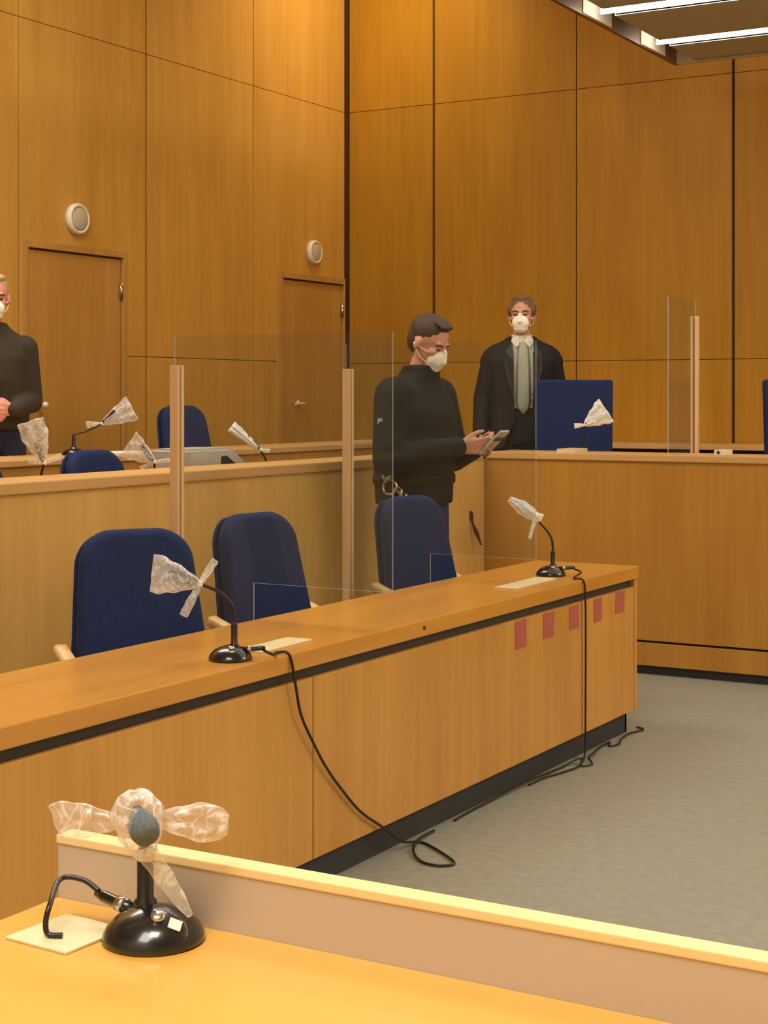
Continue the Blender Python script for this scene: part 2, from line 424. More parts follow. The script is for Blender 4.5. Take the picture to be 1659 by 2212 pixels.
# hanging light with dark baffles
FZ, FU0, FU1, FV0, FV1 = 3.80, 4.9, 10.50, 3.755, -1.6
root = thing('ceiling_light', 'large hanging louvre light with bright tubes between olive baffles', 'lamp', V((FU0+FU1)/2, (FV0+FV1)/2, FZ))
b = new()
rbox(b, FU0, FU1, FV0-.03, FV0, FZ-.02, FZ+.32, .003); rbox(b, FU0, FU1, FV1, FV1+.03, FZ-.02, FZ+.32, .003)
rbox(b, FU0, FU0+.03, FV1, FV0, FZ-.02, FZ+.32, .003); rbox(b, FU0, FU1, FV1, FV0, FZ+.32, FZ+.35)
obj('housing', b, M['fix_frame'], root)
b = new(); rbox(b, FU1-.045, FU1, FV1, FV0-.03, FZ-.02, FZ+.32, .004); obj('edge_strip', b, M['fix_edge'], root)
for (px, py) in ((5.6, 2.8), (9.8, 2.8), (5.6, -.8), (9.8, -.8)):
    b = new(); tube(b, [V(px, py, FZ+.34), V(px, py, HT)], .008, 8, sm=False); obj('suspension_rod', b, M['steel'], root)
tu = [9.86-.955*k for k in range(6)]
edges = [FU1-.05]+tu
for k, t in enumerate(tu):
    hi = edges[k]-(.02 if k else .0)-(.075 if k else 0)
    b = new(); rbox(b, t+.10, hi, FV1+.05, FV0-.16, FZ-.005, FZ+.012, .004)
    # folded-up lips of the baffle
    rbox(b, t+.10, t+.112, FV1+.05, FV0-.16, FZ-.005, FZ+.12); rbox(b, hi-.012, hi, FV1+.05, FV0-.16, FZ-.005, FZ+.12)
    obj('baffle', b, M['olive'], root)
    b = new(); rbox(b, t-.09, t+.36, FV0-.036, FV0-.031, FZ-.01, FZ+.2); obj('end_reflector', b, M['white'], root)
    b = new(); tube(b, [V(t+.03, FV1+.1, FZ+.014), V(t+.03, FV0-.10, FZ+.014)], .018, 10, sm=False); obj('tube', b, M['tube'], root)

# ================================================================ BENCHES
# front desk -------------------------------------------------------------
DU0, DU1, DV0, DV1, DZ = .9, 6.78, 2.60, 3.10, .742
root = thing('front_desk', 'long honey wood desk running across the middle, pink slips on it', 'desk', V((DU0+DU1)/2, (DV0+DV1)/2, 0))
b = new(); rbox(b, DU0, DU1, DV0-.008, DV1, DZ-.055, DZ, .004, .5); obj('worktop', b, M['top_y'], root)
for (a0, a1, tn) in ((DU0, 2.0, .3), (2.0, 4.076, .7), (4.076, 6.152, .45), (6.152, 6.742, .65)):
    b = new(); rbox(b, a0+.004, a1-.004, DV0, DV0+.02, .10, .652, .002, tn); obj('front_panel', b, M['bench_wood'], root)
b = new(); rbox(b, 6.744, DU1-.002, DV0-.001, DV1-.01, .10, DZ-.056, .002, .6); obj('end_panel', b, M['bench_wood'], root)
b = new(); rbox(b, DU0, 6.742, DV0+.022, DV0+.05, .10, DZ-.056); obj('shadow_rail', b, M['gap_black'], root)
b = new(); rbox(b, DU0, DU1-.04, DV0+.035, DV0+.055, 0, .10); rbox(b, DU1-.06, DU1-.04, DV0+.035, DV1-.04, 0, .10); obj('plinth', b, M['plinth'], root)
b = new(); lathe(b, [(0, 0), (.008, 0), (.007, .003), (0, .003)], 12, V(4.763, DV0-.008, .716), (1, 0, 0)); obj('screw_cap', b, M['gap'], root)

# raised left bench, front row ------------------------------------------
BV = 4.05
root = thing('counter_bench', 'raised counter bench in front of the left wall', 'bench', V(3.6, BV+.2, 0))
b = new(); rbox(b, -1.0, 8.15, BV, BV+.29, 1.145, 1.19, .006, .5); obj('counter_top', b, M['lip_y'], root)
b = new(); rbox(b, -.998, 8.183, BV+.012, BV+.032, .09, 1.145, .001, .5); obj('front_panel', b, M['counter_wood_lit'], root)
b = new(); rbox(b, -1.0, 8.14, BV+.034, BV+.05, 0, .09); obj('plinth', b, M['plinth'], root)
b = new(); rbox(b, -1.0, 8.1, BV+.25, BV+.62, .90, .93, .004); obj('work_surface', b, M['top_y'], root)
b = new(); rbox(b, -1.0, 8.1, BV+.25, BV+.27, .18, .90); rbox(b, -1.0, 8.1, BV+.25, BV+.27, .93, 1.145); obj('back_panel', b, M['counter_wood_lit'], root)

# left bench, back row ---------------------------------------------------
root = thing('rear_desk', 'rear desk along the left wall with a white paper on it', 'desk', V(4.5, 5.75, PZ2))
b = new(); rbox(b, -1.0, 10.2, 5.50, 5.98, 1.155, 1.188, .004, .6); obj('worktop', b, M['lip_y'], root)
b = new(); rbox(b, -1.0, 10.18, 5.515, 5.535, PZ1+.002, 1.155, 0, .55); obj('front_panel', b, M['bench_wood'], root)
b = new(); rbox(b, 10.15, 10.18, 5.535, 5.96, PZ2, 1.155, 0, .5); obj('end_panel', b, M['bench_wood'], root)

# right bench (judges' side) ---------------------------------------------
BU = 8.17
root = thing('raised_bench', 'raised plain-fronted bench in front of the right wall', 'bench', V(BU+.2, 1.0, 0))
b = new(); rbox(b, BU, BU+.36, -4.5, BV-.002, 1.152, 1.19, .005, .5); obj('counter_top', b, M['lip_xx'], root)
b = new(); rbox(b, BU+.012, BU+.032, -4.5, BV+.01, .185, 1.152, .001, .35); obj('front_panel', b, M['judge_wood'], root)
b = new(); rbox(b, BU+.004, BU+.03, -4.5, BV+.01, .05, .172, .002, .4); obj('base_board', b, M['judge_wood'], root)
b = new(); rbox(b, BU+.036, BU+.046, -4.5, BV, 0, .19); obj('plinth', b, M['plinth'], root)
b = new(); rbox(b, BU+.35, BU+.72, -4.5, BV-.01, .98, 1.01, .004); obj('work_surface', b, M['top_x'], root)
b = new(); rbox(b, BU+.33, BU+.35, -4.5, BV-.01, PZ2+.002, 1.152); obj('back_panel', b, M['judge_wood'], root)

# low sideboard along the right wall
root = thing('wall_sideboard', 'long low sideboard with pale top against the right wall', 'sideboard', V(11.4, 1.2, PZ2))
b = new(); rbox(b, 11.18, 11.66, -3.5, 5.9, 1.118, 1.154, .004, .6); obj('top', b, M['lip_xx'], root)
b = new(); rbox(b, 11.34, 11.66, -3.5, 5.9, PZ2, 1.118); obj('carcass', b, M['gap'], root)

# near desk ----------------------------------------------------------------
NZ = .826; NU = 1.645; NV = 1.458
root = thing('near_desk', 'bright yellow wood desk in the foreground with raised front board', 'desk', V(.8, .4, 0))
b = new(); rbox(b, .62, NU, -1.6, NV, NZ-.035, NZ, .003); obj('worktop', b, M['near_top'], root)
b = new(); rbox(b, NU, NU+.03, -1.6, NV, 0, NZ+.072, .001); obj('front_board', b, M['near_front'], root)
b = new(); rbox(b, NU-.002, NU+.032, -1.6, NV+.002, NZ+.072, NZ+.084, .002); obj('edge_lip', b, M['lip'], root)
b = new(); rbox(b, .66, NU, NV-.04, NV-.005, 0, NZ-.036); obj('end_panel', b, M['near_front'], root)

# ================================================================ SLIPS, PLATES, PAPERS
for i, (u, z, wu, hz, rot, lab) in enumerate([
        (5.549, .594, .10, .106, .02, 'largest pink paper slip on front desk, nearest the camera'),
        (5.808, .596, .10, .098, -.02, 'second pink paper slip from the left on front desk'),
        (6.062, .597, .098, .095, .01, 'pink paper slip just left of the panel seam'),
        (6.316, .597, .086, .098, .02, 'pink paper slip just right of the panel seam'),
        (6.569, .603, .10, .092, -.04, 'pink paper slip closest to the far end of desk')]):
    b = new(); addbox(b, (-.0012, -wu/2, -hz/2), (.0012, wu/2, hz/2), 0, mat=Matrix.Translation(V(u, DV0-.0014, z)) @ Matrix.Rotation(rot, 4, 'X'))
    tag(obj('paper_slip', b, M['pink']), lab, 'paper', 'pink slips on the front desk')

def slab(name, u0, u1, v0, v1, z, h, mat, label, cat, rz=0, bev=.0015):
    b = new(); cu, cv = (u0+u1)/2, (v0+v1)/2
    addbox(b, (-(v1-v0)/2, -(u1-u0)/2, 0), ((v1-v0)/2, (u1-u0)/2, h), bev, mat=Matrix.Translation(V(cu, cv, z)) @ Matrix.Rotation(rz, 4, 'Z'))
    return tag(obj(name, b, mat), label, cat)
slab('outlet_plate', 1.478, 1.585, 1.292, 1.396, NZ, .004, M['plate'], 'square cream outlet plate on the foreground desk', 'plate', -.06)
slab('outlet_plate', 3.90, 4.185, 2.67, 2.762, DZ, .006, M['plate'], 'long cream plate beside the mic in front of first chair', 'plate', .03)
slab('outlet_plate', 5.69, 6.10, 2.69, 2.785, DZ, .006, M['plate'], 'long cream plate beside the mic at the far desk end', 'plate', .02)
slab('outlet_plate', 8.20, 8.38, 3.51, 3.62, 1.19, .022, M['plate'], 'cream block on right-hand bench in front of high blue chair', 'plate', 0)
slab('document', 6.60, 7.15, 5.60, 5.86, 1.188, .006, M['paper'], 'white paper on the rear desk behind the row chair', 'paper', 0, 0)
root = thing('socket_box', 'small white socket box on the right-hand bench at right', 'box', V(8.26, 2.682, 1.19))
b = new(); rbox(b, 8.20, 8.32, 2.65, 2.715, 1.19, 1.22, .004); obj('casing', b, M['white'], root)
b = new(); lathe(b, [(0, 0), (.009, 0), (.008, .003), (0, .003)], 14, V(8.20, 2.69, 1.207), (0, -1, 0)); obj('socket', b, M['gap'], root)

# grey tilted device case on the left counter
root = thing('device_case', 'grey plastic device case with dark opening on the left counter', 'device', V(6.05, 4.45, .93))
b = new()
prof = [(5.84, .93), (5.84, 1.262), (6.185, 1.262), (6.35, 1.16), (6.35, .93)]
vs = [[b.verts.new(V(u, v, z)) for (u, z) in prof] for v in (4.40, 4.62)]
n = len(prof)
for i in range(n): b.faces.new((vs[0][i], vs[0][(i+1) % n], vs[1][(i+1) % n], vs[1][i]))
b.faces.new(vs[0][::-1]); b.faces.new(vs[1])
bmesh.ops.bevel(b, geom=b.edges[:], offset=.012, segments=3, affect='EDGES')
obj('case', b, M['grey'], root)
b = new()
tri = [(6.085, 1.10), (6.095, 1.222), (6.13, 1.225), (6.245, 1.165), (6.245, 1.10)]
vs = [[b.verts.new(V(u, v, z)) for (u, z) in tri] for v in (4.394, 4.42)]; n = len(tri)
for i in range(n): b.faces.new((vs[0][i], vs[0][(i+1) % n], vs[1][(i+1) % n], vs[1][i]))
b.faces.new(vs[0][::-1]); b.faces.new(vs[1]); obj('opening', b, M['darkfoam'], root)

# ================================================================ ACRYLIC SCREENS
def screen(u, vb, vf, ztop, zpost, vn, zn, label):
    root = thing('partition_screen', label, 'screen', V(u, vb, 0), 0, 'clear partitions on the front desk')
    t = .003
    def pane_poly(pts, name, mat):
        b = new(); vs = [[b.verts.new(V(u+s*t, v, z)) for (v, z) in pts] for s in (-1, 1)]; n = len(pts)
        for i in range(n):
            f = b.faces.new((vs[0][i], vs[0][(i+1) % n], vs[1][(i+1) % n], vs[1][i])); f.material_index = 1
        b.faces.new(vs[0][::-1]); b.faces.new(vs[1]); return obj(name, b, mat, root)
    pane_poly([(vf, ztop), (vb+.01, ztop), (vb+.01, .35), (vn, .35), (vn, zn), (vf, zn)], 'pane', [M['acrylic'], M['acrylic_edge']])
    b = new(); rbox(b, u-.020, u-.0035, vb-.017, vb+.017, .0, zpost, .002, .3); rbox(b, u+.0035, u+.020, vb-.017, vb+.017, .0, zpost, .002, .9)
    obj('post', b, M['post_wood'], root)
    b = new(); rbox(b, u-.15, u+.15, vb-.05, vb+.05, 0, .03, .004); obj('foot', b, M['post_wood'], root)
screen(4.50, 3.44, 2.565, 1.715, 1.612, 3.112, .865, 'clear screen with wood post behind the nearest front chair')
screen(5.80, 3.525, 2.65, 1.725, 1.62, 3.127, .854, 'clear screen with wood post in front of the person with the phone')
root = thing('partition_screen', 'clear screen with pale wood post on the right-hand bench', 'screen', V(8.60, 2.96, 1.01))
b = new(); t = .003
pts = [(8.17, 2.04), (8.61, 2.04), (8.61, 1.20), (8.17, 1.20)]
vs = [[b.verts.new(V(u, 2.957+s*t, z)) for (u, z) in pts] for s in (-1, 1)]
for i in range(4):
    f = b.faces.new((vs[0][i], vs[0][(i+1) % 4], vs[1][(i+1) % 4], vs[1][i])); f.material_index = 1
b.faces.new(vs[0][::-1]); b.faces.new(vs[1]); obj('pane', b, [M['acrylic'], M['acrylic_edge']], root)
b = new(); rbox(b, 8.582, 8.618, 2.9615, 2.978, 1.01, 1.953, .003, .6); rbox(b, 8.582, 8.618, 2.936, 2.9525, 1.01, 1.953, .003, .7); obj('post', b, M['post_wood'], root)

# ================================================================ CHAIRS
def rounded_outline(w0, w1, h, r0, r1, n=7):
    """closed outline, width w0 at the bottom, w1 at the top, corner radii r0/r1; centred x, z from 0"""
    pts = []
    def arc(cx, cz, r, a0, a1):
        for k in range(n+1):
            a = a0+(a1-a0)*k/n; pts.append((cx+r*math.cos(a), cz+r*math.sin(a)))
    arc(w0/2-r0, r0, r0, -PI/2, 0); arc(w1/2-r1, h-r1, r1, 0, PI/2)
    arc(-w1/2+r1, h-r1, r1, PI/2, PI); arc(-w0/2+r0, r0, r0, PI, 1.5*PI)
    return pts

def pad(bm, outline, t, rnd, curve=0, crown=0):
    """cushion: outline in x,z, thickness along y, rounded edges; curve bends the sides to +y; crown bows it"""
    xs = [p[0] for p in outline]; zs = [p[1] for p in outline]; cx, cz = (min(xs)+max(xs))/2, (min(zs)+max(zs))/2
    W, Hh = (max(xs)-min(xs))/2, (max(zs)-min(zs))/2
    lay = []
    for k in range(5):
        a = PI/2*k/4; lay.append((-t/2+rnd*(1-math.sin(a)), rnd*(1-math.cos(a))))
    lay = [(y, i) for y, i in lay][::-1]
    prof = lay + [(-y, i) for y, i in lay[::-1]]
    rings = []
    prof = [(-t/2, W*.55), (-t/2, W*.25)]+prof+[(t/2, W*.25), (t/2, W*.55)]
    for y, ins in prof:
        sx, sz = (W-ins)/W, (Hh-min(ins, Hh*.8))/Hh
        r = []
        for (x, z) in outline:
            X = cx+(x-cx)*sx; Z = cz+(z-cz)*sz
            r.append(Vector((X, y+curve*(X/W)**2 - crown*(1-((Z-cz)/Hh)**2), Z)))
        rings.append(r)
    loft(bm, rings)

def make_armchair(label, group):
    # local: chair faces -Y, seat centre near origin, z=0 floor
    root = thing('conference_chair', label, 'chair', (0, 0, 0), 0, group)
    b = new(); pad(b, rounded_outline(.47, .47, .46, .09, .09), .075, .03, 0, 0)
    b.transform(Matrix.Translation((0, .21, .445)) @ Matrix.Rotation(PI/2, 4, 'X')); obj('seat', b, M['blue'], root, False)
    b = new(); pad(b, rounded_outline(.47, .39, .60, .05, .12), .07, .032, -.035, .0)
    tilt = Matrix.Translation((0, .21, .475)) @ Matrix.Rotation(-.17, 4, 'X'); b.transform(tilt); obj('backrest', b, M['blue'], root, False)
    b = new(); pad(b, rounded_outline(.475, .395, .59, .05, .12), .016, .006, -.035, .0)
    b.transform(tilt @ Matrix.Translation((0, .043, .005))); obj('back_shell', b, M['blue'], root, False)
    for s in (-1, 1):
        x = s*.258
        b = new()
        P = [Vector((x, -.13, .622)), Vector((x, -.04, .632)), Vector((x, .12, .655)), Vector((x, .255, .695))]
        P = smooth_path(P, 6); T, N = frames(P); rings = []
        for i, p in enumerate(P):
            rings.append([p+Vector((dx, 0, dz)) for dx, dz in ((-.024, -.012), (-.018, -.018), (.018, -.018), (.024, -.012), (.024, .010), (.016, .018), (-.016, .018), (-.024, .010))])
        loft(b, rings); obj('armrest', b, M['chair_wood'], root, False)
        b = new(); tube(b, [(x, -.12, .615), (x, -.15, .35), (x*1.01, -.19, 0)], (.018, .014), 10); obj('leg', b, M['chair_wood'], root, False)
        b = new(); tube(b, [(x, .25, .69), (x, .21, .40), (x*1.01, .27, 0)], (.018, .014), 10); obj('leg', b, M['chair_wood'], root, False)
        b = new(); tube(b, [(x, -.16, .40), (x, .22, .40)], .013, 8, sm=False); obj('side_rail', b, M['chair_wood'], root, False)
    for y in (-.15, .215):
        b = new(); tube(b, [(-.26, y, .40), (.26, y, .40)], .013, 8, sm=False); obj('cross_rail', b, M['chair_wood'], root, False)
    return root
# a chair that faces -v (towards the court) has local -Y -> +x world : rz = +90deg
G1 = 'blue chairs behind the front desk'
def cpos(u, v, z, rz):   # u,v = middle of the backrest at seat height
    m = Matrix.Rotation(rz, 4, 'Z'); off = m @ Vector((0, .25, 0)); return V(u, v, z)-Vector((off.x, off.y, 0))
R90 = PI/2
c0 = make_armchair('nearest blue chair at the front desk, turned towards the camera', G1)
c0.matrix_basis = Matrix.Translation(cpos(4.10, 3.29, 0, R90-.56)) @ Matrix.Rotation(R90-.56, 4, 'Z')
dup(c0, cpos(4.915, 3.36, 0, R90-.15), R90-.15, 'blue chair between the two clear screens at the front desk')
dup(c0, cpos(6.10, 3.36, 0, R90-.22), R90-.22, 'blue chair at the far end of front desk beside the person with a phone')
G2 = 'blue chairs in the rows at left'
dup(c0, cpos(5.93, 5.00, PZ1, R90), R90, 'blue chair back showing between left counter and rear desk', G2)
dup(c0, cpos(5.09, 5.00, PZ1, R90), R90, 'blue chair corner at the left photo edge behind the counter', G2)
dup(c0, cpos(8.27, 6.25, PZ2, R90-.12), R90-.12, 'blue chair behind the rear desk, between the two doors', G2)

def make_high(label):
    root = thing('high_back_chair', label, 'chair', (0, 0, 0), 0, 'high backed chairs behind the right-hand bench')
    b = new(); pad(b, rounded_outline(.50, .50, .48, .06, .06), .09, .03)
    b.transform(Matrix.Translation((0, .23, .45)) @ Matrix.Rotation(PI/2, 4, 'X')); obj('seat', b, M['blue'], root, False)
    b = new(); pad(b, rounded_outline(.455, .48, .76, .04, .018), .075, .015, -.02)
    b.transform(Matrix.Translation((0, .235, .465)) @ Matrix.Rotation(-.05, 4, 'X')); obj('backrest', b, M['blue'], root, False)
    for s in (-1, 1):
        b = new(); tube(b, [(s*.25, -.12, .46), (s*.29, -.12, .66), (s*.29, .0, .67), (s*.29, .18, .67), (s*.26, .23, .5)], .014, 10); obj('armrest', b, M['black'], root, False)
    b = new(); lathe(b, [(0, .1), (.03, .1), (.03, .40), (0, .40)], 16); obj('column', b, M['steel'], root, False)
    for k in range(5):
        a = 2*PI*k/5+.3
        b = new(); tube(b, [(0, 0, .11), (.16*math.cos(a), .16*math.sin(a), .085), (.30*math.cos(a), .30*math.sin(a), .05)], (.022, .014), 8)
        leg = obj('leg', b, M['black'], root, False)
        b = new(); lathe(b, [(0, -.012), (.026, -.012), (.026, .012), (0, .012)], 14, (.30*math.cos(a), .30*math.sin(a), .026), (-math.sin(a), math.cos(a), 0)); c = obj('caster', b, M['black'], leg, False)
    return root
# faces the camera: local -Y -> towards the camera
h0 = make_high('high blue chair standing left of the pale post, bagged mic before it')
fa = math.radians(30)
def hpos(u, v, rz):
    m = Matrix.Rotation(rz, 4, 'Z'); off = m @ Vector((0, .22, 0)); return V(u, v, PZ2)-Vector((off.x, off.y, 0))
h0.matrix_basis = Matrix.Translation(hpos(8.97, 3.845, fa+.04)) @ Matrix.Rotation(fa+.04, 4, 'Z')
dup(h0, hpos(9.55, 2.60, fa), fa, 'high blue chair cut off by the right photo edge')

# ================================================================ MICROPHONES
GM = 'gooseneck microphones on the desks'
def mic(pos, stem_h, path, head_dir, label, head_mat='darkfoam', r=.064, stem_r=.0095, conn=None, neck_r=.0052, detail=False, head=(.016, .055), soff=(0, 0)):
    """pos world base centre; path = gooseneck points relative to pos (world axes), starting at the stem top"""
    root = thing('gooseneck_microphone', label, 'microphone', pos, 0, GM)
    s = r/.064
    b = new(); lathe(b, [(0, 0), (r*.97, 0), (r, .004*s), (r*.985, .009*s), (r*.90, .019*s), (r*.74, .029*s), (r*.52, .0365*s), (r*.32, .041*s), (r*.2, .043*s), (0, .044*s)], 48)
    base = obj('base', b, M['black'], root, False)
    sx, sy = soff
    b = new(); lathe(b, [(0, .036*s), (stem_r*1.5, .036*s), (stem_r*1.35, .046*s), (stem_r, .05*s), (stem_r, stem_h-.006), (stem_r*.85, stem_h), (0, stem_h)], 20, (sx, sy, 0)); obj('stem', b, M['black'] if detail else M['dark_stem'], root, False)
    pts = [Vector((sx, sy, stem_h-.004))]+[Vector(p) for p in path]
    b = new(); tube(b, pts, neck_r, 10, 14, ribs=.10); obj('gooseneck', b, M['dark_stem'], root, False)
    d = Vector(head_dir).normalized(); hr, hl = head
    b = new(); lathe(b, [(0, -.004), (hr*.45, -.002), (hr*.7, .006), (hr*.95, .016), (hr, .026), (hr, hl-.012), (hr*.85, hl-.003), (hr*.5, hl), (0, hl+.001)], 24, pts[-1], d); obj('capsule', b, M[head_mat], root, False)
    b = new(); q = Vector((.25, -.3, 0)).normalized()*.030*s if not detail else Vector((.024, -.022, 0))
    lathe(b, [(0, -.004), (.009*s, -.004), (.009*s, .003), (.007*s, .005), (0, .005)], 20, (q.x, q.y, .0385*s), (q.x*3, q.y*3, .2)); obj('button', b, M['steel'], root, False)
    if conn is not None:
        c = Vector(conn).normalized(); p0 = c*(r*.50)+Vector((0, 0, .030*s)); ax = Vector((c.x, c.y, .12))
        b = new(); lathe(b, [(0, 0), (.0085, 0), (.0085, .030), (.0075, .034), (.0075, .058), (.005, .072), (0, .072)], 16, p0, ax); cn = obj('connector', b, M['black'], root, False)
        b = new(); lathe(b, [(0, .018), (.0098, .018), (.0098, .032), (0, .032)], 16, p0, ax); obj('connector_ring', b, M['steel'], cn, False)
    return root

def rel(p, pos): return Vector(p)-Vector(pos)

# plastic bags pulled over the microphones -----------------------------------
def bag_shape(bm, knot, tip, w_knot, w_tip, wdir, thick=.3, folds=5, seed=0, tipcut=0, n=36, steps=18, bulge=.0, tmin=.003, rnd_end=0):
    """flattened sleeve of film flaring from a gathered knot to an open, flat end"""
    rnd = random.Random(seed); k, t = Vector(knot), Vector(tip); ax = (t-k); L = ax.length; ax.normalize()
    wd = Vector(wdir); wd = (wd-ax*wd.dot(ax)).normalized(); nd = ax.cross(wd)
    ph = [rnd.random()*6.28 for _ in range(6)]; rings = []
    for i in range(steps+1):
        s = i/steps; w = w_knot+(w_tip-w_knot)*(s**.75); w *= 1+bulge*math.sin(PI*s)
        if rnd_end and s > .7: w *= math.sqrt(max(.02, 1-rnd_end*((s-.7)/.3)**2))
        th = max(.003, tmin*min(1, s/.12)*(1 if s < .9 else max(.25, 1-(s-.9)*7)), w*thick*(1-.65*s**2)); ring = []
        for j in range(n):
            a = 2*PI*j/n
            wr = 1+.30*(abs(math.sin(folds*.5*a+ph[0]+1.2*s))-.5)+.12*math.sin((folds+3)*a+ph[1]-3*s)
            x = math.cos(a)*w*(1+.05*math.sin(3*s*6+ph[2])); y = math.sin(a)*th*wr+.05*w*math.sin(2.5*math.cos(a)*PI+ph[3]+4*s)*s
            off = L*s*(1+tipcut*math.cos(a)*s)+.012*L*math.sin(5*a+ph[4])*s
            ring.append(k+ax*off+wd*x+nd*y)
        rings.append(ring)
    loft(bm, rings)

def bag(label, mat, pieces, group='plastic bags over the microphones', tails=()):
    k = Vector(pieces[0][0])
    root = thing('plastic_bag', label, 'bag', k, 0, group)
    b = new()
    for i, pc in enumerate(pieces): bag_shape(b, *pc[:5], **(pc[5] if len(pc) > 5 else {}))
    obj('sleeve', b, mat, root)
    b = new()
    for i in range(3):
        a = i*2.1; lathe(b, [(0, -.004), (.008, -.004), (.010, 0), (.008, .004), (0, .004)], 14, k+Vector((0, 0, (i-1)*.003)), (math.sin(a)*.4, math.cos(a)*.4, 1))
    obj('knot', b, M['film_w'], root)
    for tl in tails:
        b = new(); bag_shape(b, *tl[:5], **(tl[5] if len(tl) > 5 else {})); obj('tail', b, mat, root)
    return root

RX = Vector((.866, .5, 0)); TY = Vector((.5, -.866, 0)); UP = Vector((0, 0, 1))   # two diagonals of the room
def D3(a, t, z): return RX*a+TY*t+UP*z

# near microphone ------------------------------------------------------------
p0 = V(1.572, 1.238, NZ)
so = D3(-.012, -.012, 0)
mic(p0, .112, [D3(-.012, -.012, .128), D3(-.015, -.006, .152), D3(-.020, .006, .164), D3(-.018, .014, .160)], D3(.42, .86, -.42),
    'large black desk microphone in the foreground, bag tied like a propeller', 'foam', conn=D3(-.8, -.62, 0), detail=True, stem_r=.0105, neck_r=.006, head=(.0185, .046), soff=(so.x, so.y))
b = new(); addbox(b, (-.008, -.008, 0), (.008, .008, .0012), 0, mat=Matrix.Translation(p0+D3(.031, .034, .030)) @ Vector((0, 0, 1)).rotation_difference(D3(.45, .55, 1).normalized()).to_matrix().to_4x4() @ Matrix.Rotation(.5, 4, 'Z'))
nm = [o for o in COL.objects if o.name == 'gooseneck_microphone'][0]
obj('sticker', b, M['white'], nm)
k = p0+D3(-.010, .004, .106)
bag('clear film bag with two wings and a tail on the foreground microphone', M['film_t'], [
    (k, p0+D3(-.022, .020, .190), .012, .027, RX, dict(thick=1.25, seed=3, bulge=.45, folds=4, rnd_end=.9, tmin=.02))],
    tails=[(p0+D3(-.040, .0, .146), p0+D3(-.124, .0, .150), .006, .023, UP+RX*.1, dict(thick=.4, seed=5, folds=5, bulge=.25, rnd_end=.35, tipcut=.08)),
           (p0+D3(-.002, .0, .150), p0+D3(.092, .0, .144), .006, .024, UP-RX*.25, dict(thick=.45, seed=6, folds=5, bulge=.3, rnd_end=.75)),
           (k+D3(.004, .004, .004), p0+D3(.047, .012, .034), .013, .006, RX, dict(thick=.25, seed=8, folds=3, bulge=.25, rnd_end=.6))])
c = p0+D3(-.8, -.62, 0).normalized()*.10+UP*.042
b = new(); tube(b, [c, c+D3(-.022, -.008, .012), c+D3(-.050, -.004, .014), p0+D3(-.131, -.010, .040), p0+D3(-.134, .0, .022), p0+D3(-.130, .004, .0085), p0+D3(-.112, .006, .0078)], .0036, 10, 10)
tag(obj('microphone_cable', b, M['dark_stem']), 'short black cable arching from foreground microphone to its plate', 'cable')

# microphones on the front desk -------------------------------------------------
p1 = V(3.765, 2.685, DZ)
mic(p1, .108, [D3(.010, 0, .130), D3(.003, 0, .160), D3(-.017, 0, .184), D3(-.044, .002, .202), D3(-.088, .004, .219)], D3(-.9, .02, .36),
    'black microphone on front desk before the nearest blue chair', conn=D3(.9, .2, 0), head=(.010, .095), soff=(.010, .004))
k = p1+D3(-.088, .004, .219)
bag('wide clear bag over the front desk microphone before the nearest chair', M['film'], [
    (k, p1+D3(-.225, .01, .252), .008, .057, D3(-.18, 0, 1), dict(thick=.42, seed=11, folds=6, tipcut=.05, tmin=.016, bulge=.12))],
    tails=[(k, p1+D3(-.044, .0, .288), .006, .010, D3(-.9, 0, .5), dict(thick=.3, seed=12, bulge=.3)), (k, p1+D3(-.135, .01, .128), .006, .012, RX, dict(thick=.3, seed=13, bulge=.3))])
p2 = V(6.225, 2.775, DZ)
mic(p2, .105, [D3(.007, 0, .135), D3(.001, 0, .162), D3(-.018, 0, .192), D3(-.044, 0, .221), D3(-.063, 0, .248)], D3(-.8, 0, .5),
    'black microphone at the far end of front desk', conn=D3(.9, .3, 0), head=(.011, .09), soff=(.008, .003))
k = p2+D3(-.060, 0, .246)
bag('small crumpled white bag on the microphone at far desk end', M['film_w'], [
    (k, p2+D3(-.178, .0, .325), .018, .012, D3(.6, 0, .8), dict(thick=.6, seed=21, folds=4, bulge=1.1)),
    (k+D3(-.016, 0, .012), k+D3(.022, 0, -.006), .016, .020, D3(.0, 0, 1), dict(thick=.6, seed=22, folds=3))],
    tails=[(k+D3(-.01, .01, -.01), p2+D3(-.092, .012, .158), .010, .007, RX, dict(thick=.35, seed=23))])

# microphones on the raised benches -----------------------------------------------
def far_mic(base, knot, tip, wt, mat, lab, blab, tails, neck, wdir=(0, 0, 1), thick=.35, seed=1, head=(.0108, .10), hd=None, **kw):
    base, knot, tip = V(*base), V(*knot), V(*tip)
    mic(base, .11, [Vector(V(*n))-base for n in neck]+[knot-base], (hd if hd else (tip-knot)), lab, head=head)
    bag(blab, mat, [(knot, tip, .008, wt, wdir, dict(thick=thick, seed=seed, folds=6, tmin=.0145, **kw))],
        tails=[(knot, V(*t), .006, w, UP+RX*.3, dict(thick=.35, seed=seed+i+50)) for i, (t, w) in enumerate(tails)])
far_mic((4.88, 4.47, .93), (4.83, 4.354, 1.238), (4.80, 4.40, 1.405), .052, M['film'],
        'microphone at the left photo edge behind the left counter', 'upright clear bag at the left photo edge, on the counter',
        [((4.86, 4.30, 1.262), .012), ((4.80, 4.41, 1.246), .010)], [(4.87, 4.43, 1.09), (4.855, 4.40, 1.16)], RX, .5, 31, hd=D3(-.36, -.02, .9), bulge=.4)
